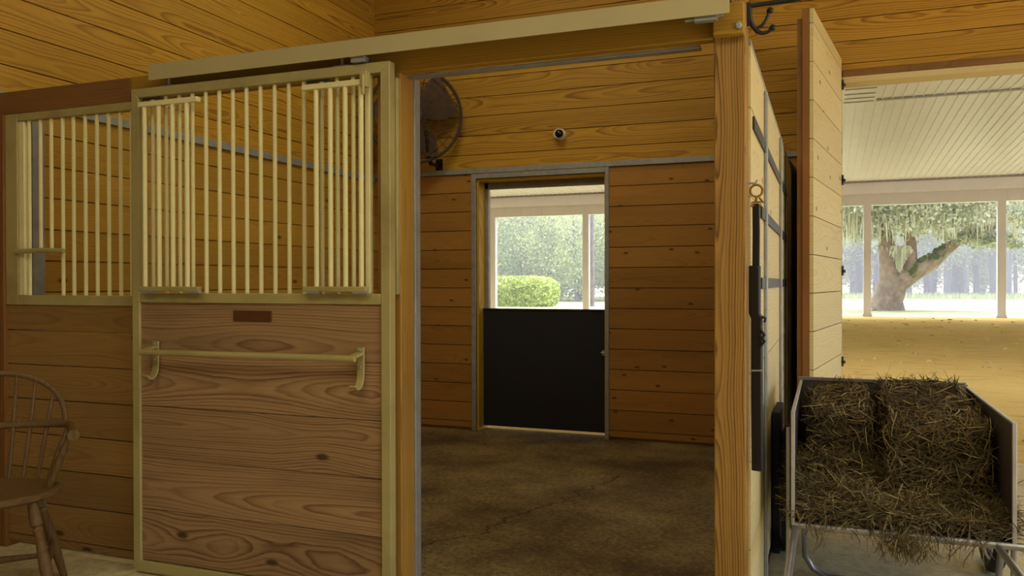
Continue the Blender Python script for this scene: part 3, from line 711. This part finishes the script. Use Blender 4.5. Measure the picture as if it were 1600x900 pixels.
for s in (-1, 1):
    m = MB(); turned(cp(s*.215, .20, .455), cp(s*.292, .23, .664), [(0, .012), (.15, .016), (.25, .011), (.35, .018), (.6, .012), (.7, .017), (.8, .010), (1, .011)]); m.build('arm_post', M['chair'], t)
    m = MB(); turned(cp(s*.20, .06, .455), cp(s*.27, .055, .664), [(0, .010), (.5, .012), (1, .009)]); m.build('arm_spindle', M['chair'], t)
legprof = [(0, .017), (.12, .021), (.2, .022), (.22, .014), (.25, .020), (.28, .014), (.55, .022), (.7, .019), (.85, .016), (1, .013)]
for s, fb, sb, eb in ((-1, .30, .17, .40), (1, .30, .17, .40), (-1, .03, .15, -.10), (1, .03, .15, -.10)):
    m = MB(); turned(cp(s*sb, fb, .428), cp(s*(sb+.09), eb, 0), legprof); m.build('leg', M['chair'], t)
m = MB()
for s in (-1, 1): turned(cp(s*.222, .358, .18), cp(s*.204, -.035, .18), [(0, .009), (.5, .015), (1, .009)])
turned(cp(-.214, .16, .18), cp(.214, .16, .18), [(0, .009), (.5, .015), (1, .009)])
m.build('stretcher', M['chair'], t)

# ------------------------------------------------------------------ arena: ceiling, beam, posts
RY, RZ, NZ = 20.5, 5.42, 5.10          # ridge and near edge of the arena roof
XYZ = Matrix(((0,1,0,0),(1,0,0,0),(0,0,1,0),(0,0,0,1)))
def cz(y): return NZ + (RZ-NZ)*(y-6.52)/(RY-6.52) if y < RY else RZ + (AZ-RZ)*(y-RY)/(32.1-RY)
m = MB(); m.prism([(6.52, NZ), (RY, RZ), (32.5, cz(32.5)), (32.5, 5.75), (6.52, 5.75)], 76, XYZ @ Matrix.Translation((0, -40, 0)))
def rib(x, w, ya, yb):
    vs = [(xx, yy, cz(yy)+dz) for yy in (ya, yb) for xx, dz in ((x, .02), (x+.007, -.022), (x+w-.007, -.022), (x+w, .02))]
    m.add(vs, [(0,1,5,4), (1,2,6,5), (2,3,7,6), (3,0,4,7), (3,2,1,0), (4,5,6,7)], False)
x = -40
while x < 36:
    rib(x, .034, 6.53, RY-.08); rib(x+.1, .034, RY+.08, 32.05); x += .21
struct(m.build('arena_ceiling', M['white_metal']), 'white ribbed metal ceiling of the covered arena', 'ceiling')
m = MB(); m.box(-40, 36, RY-.06, RY+.06, RZ-.035, RZ+.02); m.box(-40, 36, 32.06, 32.095, AZ-.07, AZ); struct(m.build('trim_5', M['steel']), 'dark joint strip across the arena ceiling', 'trim')
m = MB(); m.box(-40, 36, 32.1, 32.35, 4.43, AZ); struct(m.build('arena_bulkhead', M['white_metal']), 'cream bulkhead under the far edge of the arena ceiling', 'beam')
m = MB(); m.box(-40, 36, 32.3, 32.6, 4.02, 4.40); x = -40
while x < 36:
    m.box(x, x+.03, 32.285, 32.3, 4.03, 4.40); x += .42
m.box(-40, 36, 32.28, 32.32, 4.40, 4.43)
struct(m.build('arena_fascia', M['white_post']), 'pale ribbed fascia beam along the far arena posts', 'beam')
PL = {-9.18: 'white arena post right of the round hedge seen over the half door', -13.28: 'white arena post at the left edge of the half door view', 1.371: 'white arena post just left of the old oak', 5.61: 'white arena post right of the old oak'}
for x in (-17.4, -13.28, -9.18, -5.0, -2.87, 1.371, 5.61, 9.8):
    m = MB(); m.box(x-.128, x+.128, 32.30, 32.56, -.02, 4.03); m.box(x-.16, x+.16, 32.28, 32.58, -.02, .10)
    tag(m.build('arena_post', M['white_post'], bevel=.01), PL.get(x, 'square white post along the far side of the arena'), 'post', 'posts along the far arena side')
t = thing('ceiling_vent', 'slotted vent in the white arena ceiling near the doorway', 'vent', (.65, 19.3, cz(19.3)))
m = MB(); m.box(.30, 1.03, 18.6, 20.2, cz(18.6)-.06, cz(18.6)-.015); m.build('vent_body', M['white_metal'], t)
for y in (18.75, 19.25, 19.7, 20.1):
    m = MB(); m.box(.36, .98, y, y+.05, cz(18.6)-.075, cz(18.6)-.0605); m.build('slot', M['steel'], t)

# ------------------------------------------------------------------ trees
def leaves(m, center, rad, n, size, clusters=0, flat=.6):
    cs = []
    for i in range(clusters or 1):
        while True:
            q = Vector((rnd.uniform(-1, 1), rnd.uniform(-1, 1), rnd.uniform(-1, 1)))
            if q.length <= 1: break
        cs.append(q * (q.length ** -.3 if q.length > .05 else 1))
    for i in range(n):
        c = rnd.choice(cs); spread = .17 if clusters > 1 else .30
        q = c + Vector((rnd.gauss(0, spread), rnd.gauss(0, spread), rnd.gauss(0, spread*flat))) * (1 if clusters > 1 else 1.6)
        p = Vector(center) + Vector((q.x*rad[0], q.y*rad[1], q.z*rad[2]))
        a = Vector((rnd.gauss(0, 1), rnd.gauss(0, 1), rnd.gauss(0, 1))).normalized(); b = a.orthogonal().normalized(); b.rotate(Matrix.Rotation(rnd.uniform(0, 6.28), 3, a))
        s = size*rnd.uniform(.6, 1.3)
        m.add([p - a*s*.5, p + b*s*.32, p + a*s*.5, p - b*s*.32], [(0, 1, 2, 3)])

OY = 40.2
t = thing('oak_tree', 'old leaning live oak with mossy limbs on the lawn', 'tree', (2.5, OY, 0))
m = MB()
m.tube([(2.45, OY, -.1), (2.50, OY, .1), (2.56, OY, .5), (2.68, OY, .9), (2.86, OY, 1.25)], [1.0, .78, .66, .60, .52], 16)
m.tube([(2.74, OY, .95), (2.62, OY, 1.5), (2.58, OY, 2.1), (2.52, OY, 2.7), (2.46, OY, 3.3), (2.2, OY, 4.6), (1.4, OY-.4, 6.2)], [.45, .40, .37, .34, .30, .24, .12], 14)
m.tube([(2.9, OY, 1.15), (3.5, OY, 1.60), (4.28, OY, 2.10), (4.75, OY, 2.55), (5.4, OY, 3.05), (6.6, OY, 3.6), (8.2, OY, 4.3)], [.44, .38, .33, .26, .20, .14, .08], 14)
m.tube([(3.35, OY, 1.5), (3.48, OY, 2.2), (3.42, OY, 3.0), (3.3, OY, 3.8), (3.8, OY, 5.4), (4.6, OY, 6.8)], [.34, .26, .22, .20, .16, .08], 12)
for v in range(len(m.v)):
    p = Vector(m.v[v]); m.v[v] = tuple(p + Vector((1, 1, 0))*mnoise.noise(p*2.2)*.09)
m.build('trunk', M['bark'], t)
m = MB()
for i in range(2200):
    u = rnd.random(); ang_ = rnd.uniform(-.1, 2.0); rr = .38 - .10*u
    p = Vector((3.35, OY, 1.50)).lerp(Vector((4.75, OY, 2.55)), u) + Vector((0, -math.sin(ang_)*rr, math.cos(ang_)*rr)) + Vector((rnd.gauss(0, .03), 0, rnd.gauss(0, .03)))
    if mnoise.noise(p*3) < -.25: continue
    a = Vector((rnd.gauss(0, 1), rnd.gauss(0, 1), rnd.gauss(0, 1))).normalized(); b = a.orthogonal(); m.add([p-a*.06, p+b*.045, p+a*.06, p-b*.045], [(0,1,2,3)])
o = m.build('branch_moss', M['moss_green'], t); o['kind'] = 'stuff'
m = MB()
for i in range(2600):
    k = rnd.random()
    if k < .4: bx, bz, l = rnd.gauss(3.0, .17), 2.75, rnd.uniform(.3, 1.05)
    else: bx, bz, l = rnd.choice([rnd.uniform(.4, 1.9), rnd.uniform(4.8, 7.8), rnd.uniform(2, 5)]), rnd.uniform(3.6, 5.2), rnd.uniform(.3, .8)
    if k < .4: l *= max(.2, 1-abs(bx-3.0)/.4)
    p = Vector((bx, OY + rnd.uniform(-1.6, .6) if k >= .4 else OY-.4+rnd.gauss(0, .1), bz+rnd.uniform(-.2, .1))); w_ = rnd.uniform(.02, .05); q = p + Vector((rnd.gauss(0, .04), rnd.gauss(0, .04), -l))
    s_ = Vector((rnd.uniform(-1, 1), rnd.uniform(-1, 1), 0)).normalized()*w_
    m.add([p-s_, p+s_, q+s_*.3, q-s_*.3], [(0,1,2,3)])
o = m.build('hanging_moss', M['span_moss'], t); o['kind'] = 'stuff'
m = MB()
leaves(m, (3.6, OY-.3, 5.6), (5.0, 3.6, 2.2), 17000, .19, 90)
leaves(m, (.6, OY-.5, 4.2), (1.8, 1.6, 1.5), 3200, .19, 16)
leaves(m, (5.9, OY-.6, 4.1), (2.6, 1.6, 1.3), 5200, .19, 22)
leaves(m, (2.6, OY-1.2, 5.0), (1.8, 1.0, 1.1), 2600, .19, 14)
leaves(m, (6.6, OY-.2, 3.1), (1.2, 1.0, .7), 1200, .18, 8)
o = m.build('crown', M['oak_leaf'], t); o['kind'] = 'stuff'

def tree_mesh(h, r0, crown_z, crown_r, nleaf, leafsize, ncl, mat, low=False):
    """one tree standing at the origin: returns trunk and crown meshes"""
    m = MB(); bend = rnd.uniform(-.4, .4)
    pts = [(0, 0, -.3), (0, 0, .3), (bend*.3, 0, h*.3), (bend*.7, .1, h*.6), (bend, .1, h*.95)]
    m.tube(pts, [r0*1.35, r0, r0*.85, r0*.6, r0*.2], 9)
    for k in range(4):
        z = h*rnd.uniform(.4, .75); a = rnd.uniform(0, 6.28); l = crown_r*.7
        m.tube([(bend*.6, 0, z), (bend*.6+math.cos(a)*l*.5, math.sin(a)*l*.5, z+l*.25), (bend*.6+math.cos(a)*l, math.sin(a)*l, z+l*.4)], [r0*.35, r0*.22, r0*.08], 7)
    a = m.build('trunk', M['trunk'])
    m = MB(); leaves(m, (bend, 0, crown_z), (crown_r, crown_r, h-crown_z if not low else crown_z*.9), nleaf, leafsize, ncl, .8)
    b = m.build('crown', mat)
    ma, mb_ = a.data, b.data
    bpy.data.objects.remove(a); bpy.data.objects.remove(b)
    return ma, mb_
def place_tree(meshes, x, y, rz, s, label, group, name='woodland_tree'):
    r = thing(name, label, 'tree', (x, y, 0), group); r.rotation_euler = (0, 0, rz); r.scale = (s, s, s)
    for nm, me in zip(('trunk', 'crown'), meshes):
        o = bpy.data.objects.new(nm, me); COL.objects.link(o); o.parent = r
        if nm == 'crown': o['kind'] = 'stuff'
    return r
far = [tree_mesh(9.5, .26, 6.6, 2.6, 3800, .30, 40, M['wood_leaf']), tree_mesh(11, .32, 7.2, 3.0, 4200, .32, 44, M['wood_leaf']), tree_mesh(8.5, .20, 6.0, 2.3, 3400, .28, 36, M['deep_leaf'])]
low = [tree_mesh(8.0, .25, 3.9, 2.6, 9500, .17, 75, M['deep_leaf'], True), tree_mesh(9.5, .28, 4.6, 2.9, 10000, .18, 80, M['wood_leaf'], True), tree_mesh(7.0, .2, 3.4, 2.3, 8500, .16, 66, M['deep_leaf'], True)]
k = 0
for row, (y, n) in enumerate(((74, 17), (79, 15), (86, 14))):
    for i in range(n):
        x = -4 + 26*(i + rnd.uniform(.1, .9))/n
        if row == 0 and 1.0 < x < 2.4: continue
        place_tree(far[k % 3], x*(y/74), y + rnd.uniform(-1.5, 1.5), rnd.uniform(0, 6.28), rnd.uniform(.85, 1.2), 'pale green woodland tree with grey trunk beyond the lawn behind the oak', 'woodland trees behind the oak'); k += 1
for i in range(14):
    y = 92 + rnd.uniform(-3, 5); x = -6 + 34*(i+.5)/14
    place_tree(low[i % 3], x, y, rnd.uniform(0, 6.28), rnd.uniform(1.1, 1.6), 'dim bushy tree closing the woodland behind the trunks', 'bushy trees deep in the woodland')
for row, (y, n) in enumerate(((54, 9), (60, 9), (68, 9))):
    for i in range(n):
        x = -29 + 21*(i + rnd.uniform(.2, .8))/n
        place_tree(low[(i+row) % 3], x*(y/56), y + rnd.uniform(-1.5, 1.5), rnd.uniform(0, 6.28), rnd.uniform(.9, 1.35), 'dense green tree behind the hedge seen over the half door', 'dense trees behind the hedge')
m = MB(); m.tube([(-11.6, 42, -.2), (-11.55, 42, 1.5), (-11.6, 42, 3.5), (-11.5, 42, 7.5)], [.15, .12, .11, .09], 10)
tp = thing('slim_tree', 'slim pale grey tree trunk right of the arena post over the half door', 'tree', (-11.6, 42, 0)); m.build('trunk', M['trunk'], tp)
m = MB(); leaves(m, (-11.5, 42, 8.2), (1.6, 1.6, 1.2), 900, .22, 12); o = m.build('crown', M['wood_leaf'], tp); o['kind'] = 'stuff'
# hedge
t = thing('round_hedge', 'bright green rounded hedge on the lawn seen over the half door', 'hedge', (-15.2, 41, 0))
m = MB()
HC = Vector((-15.35, 41.3, .72)); HS = Vector((1.95, 1.3, .84))
def hedge_pt(f=1.0):
    d_ = Vector((rnd.gauss(0, 1), rnd.gauss(0, 1), rnd.gauss(0, 1))).normalized()
    k = (abs(d_.x)**4 + abs(d_.y)**4 + abs(d_.z)**4) ** -.25
    q = d_ * k * f; return Vector((HC.x+q.x*HS.x, HC.y+q.y*HS.y, HC.z+q.z*HS.z))
for i in range(9000):
    p = hedge_pt(rnd.uniform(.84, 1.03)) 
    p += Vector((1, 1, 1))*mnoise.noise(p*2.5)*.07
    if p.z < -.02: continue
    a = Vector((rnd.gauss(0, 1), rnd.gauss(0, 1), rnd.gauss(0, 1))).normalized(); b = a.orthogonal().normalized(); s = rnd.uniform(.05, .11)
    m.add([p-a*s, p+b*s*.6, p+a*s, p-b*s*.6], [(0,1,2,3)])
o = m.build('foliage', M['hedge_leaf'], t); o['kind'] = 'stuff'
m = MB()
for i in range(6):
    x = HC.x - 1.4 + 2.8*i/5; m.tube([(x, HC.y, -.1), (x, HC.y, .9)], .06, 6)
m.build('stem', M['trunk'], t)
# tall grass band along the wood edge
m = MB()
for i in range(9000):
    x = rnd.uniform(-6, 30); y = rnd.uniform(66, 76); h = rnd.uniform(.15, .55); p = Vector((x, y, -.02)); s_ = Vector((rnd.uniform(-1, 1), rnd.uniform(-1, 1), 0)).normalized()*.05; q = p + Vector((rnd.gauss(0, .1), rnd.gauss(0, .1), h))
    m.add([p-s_, p+s_, q], [(0,1,2)])
tag(m.build('tall_grass', M['grass']), 'pale tall grass along the edge of the woodland', 'grass', None, 'stuff')

# thin summer haze over the lawn and the woods
g = G('haze'); g.t.nodes.remove(g.b); vs2 = g.n('ShaderNodeVolumeScatter'); vs2.inputs['Color'].default_value = (1, .99, .95, 1); vs2.inputs['Density'].default_value = .0115; vs2.inputs['Anisotropy'].default_value = .2
g.t.links.new(vs2.outputs[0], g.out.inputs['Volume'])
m = MB(); m.box(-60, 60, 34.5, 112, 0, 22); hz_ = m.build('lawn_haze', g.m); hz_['kind'] = 'stuff'; hz_['label'] = 'pale summer haze over the lawn and woods'; hz_['category'] = 'haze'
# ------------------------------------------------------------------ light
W = bpy.data.worlds.new('sky'); scene.world = W; W.use_nodes = True
nt = W.node_tree; bg = nt.nodes['Background']; sky = nt.nodes.new('ShaderNodeTexSky'); sky.sky_type = 'NISHITA'
sky.sun_disc = False; sky.sun_elevation = math.radians(62); sky.sun_rotation = math.radians(-25); sky.dust_density = 3.0; sky.air_density = 1.0
nt.links.new(sky.outputs[0], bg.inputs[0]); bg.inputs[1].default_value = 1.0
def light(name, typ, loc, energy, color=(1, 1, 1), rot=(0, 0, 0), **kw):
    l = bpy.data.lights.new(name, typ); l.energy = energy; l.color = color
    for k_, v in kw.items(): setattr(l, k_, v)
    o = bpy.data.objects.new(name, l); COL.objects.link(o); o.location = loc; o.rotation_euler = rot; return o
light('sun', 'SUN', (0, 0, 50), 8.0, (1, .96, .88), Vector((.55, .0, .83)).to_track_quat('Z', 'Y').to_euler(), angle=math.radians(.6))
WARM = (.97, .95, .64)
light('unseen_aisle_light', 'AREA', (-.4, -.6, CEIL-.1), 84, WARM, (0, 0, 0), shape='RECTANGLE', size=5.0, size_y=1.6)
light('unseen_aisle_light', 'AREA', (2.6, 1.2, CEIL-.1), 75, WARM, (0, 0, 0), shape='RECTANGLE', size=2.0, size_y=2.0)  # unseen light added to brighten the right side of the aisle floor
light('stall_fill_light', 'AREA', (-2.0, 4.4, CEIL-.05), 29, WARM, (0, 0, 0), shape='DISK', size=1.2)  # added out of view to lift the dark stall walls

for x in (-13, -6, 1, 8):
    light('arena_fill_light', 'AREA', (x, 11.5, AZ-.1), 95, (1, .97, .92), (0, 0, 0), shape='RECTANGLE', size=2.5, size_y=1.0)  # unseen lights added to brighten the sand and bounce onto the ceiling
# ------------------------------------------------------------------ camera
f_px, yaw, pit, rol = 1281.9, .3663, -.0066, -.0021
F = Vector((-math.sin(yaw)*math.cos(pit), math.cos(yaw)*math.cos(pit), math.sin(pit)))
R0 = Vector((math.cos(yaw), math.sin(yaw), 0)); U0 = R0.cross(F)
Rv = R0*math.cos(rol) + U0*math.sin(rol); Uv = U0*math.cos(rol) - R0*math.sin(rol)
cam = bpy.data.cameras.new('camera'); co = bpy.data.objects.new('camera', cam); COL.objects.link(co)
co.matrix_world = Matrix(((Rv.x, Uv.x, -F.x, 0), (Rv.y, Uv.y, -F.y, 0), (Rv.z, Uv.z, -F.z, 1.25), (0, 0, 0, 1)))
cam.sensor_width = 36; cam.lens = f_px/1600*36; cam.clip_start = .05; cam.clip_end = 600
scene.camera = co
vs_ = scene.view_settings; vs_.view_transform = 'Standard'; vs_.look = 'None'; vs_.gamma = 1; vs_.use_curve_mapping = False; vs_.exposure = 0
scene.cycles.use_denoising = True
scene.cycles.max_bounces = 8; scene.cycles.diffuse_bounces = 5; scene.cycles.sample_clamp_indirect = 4
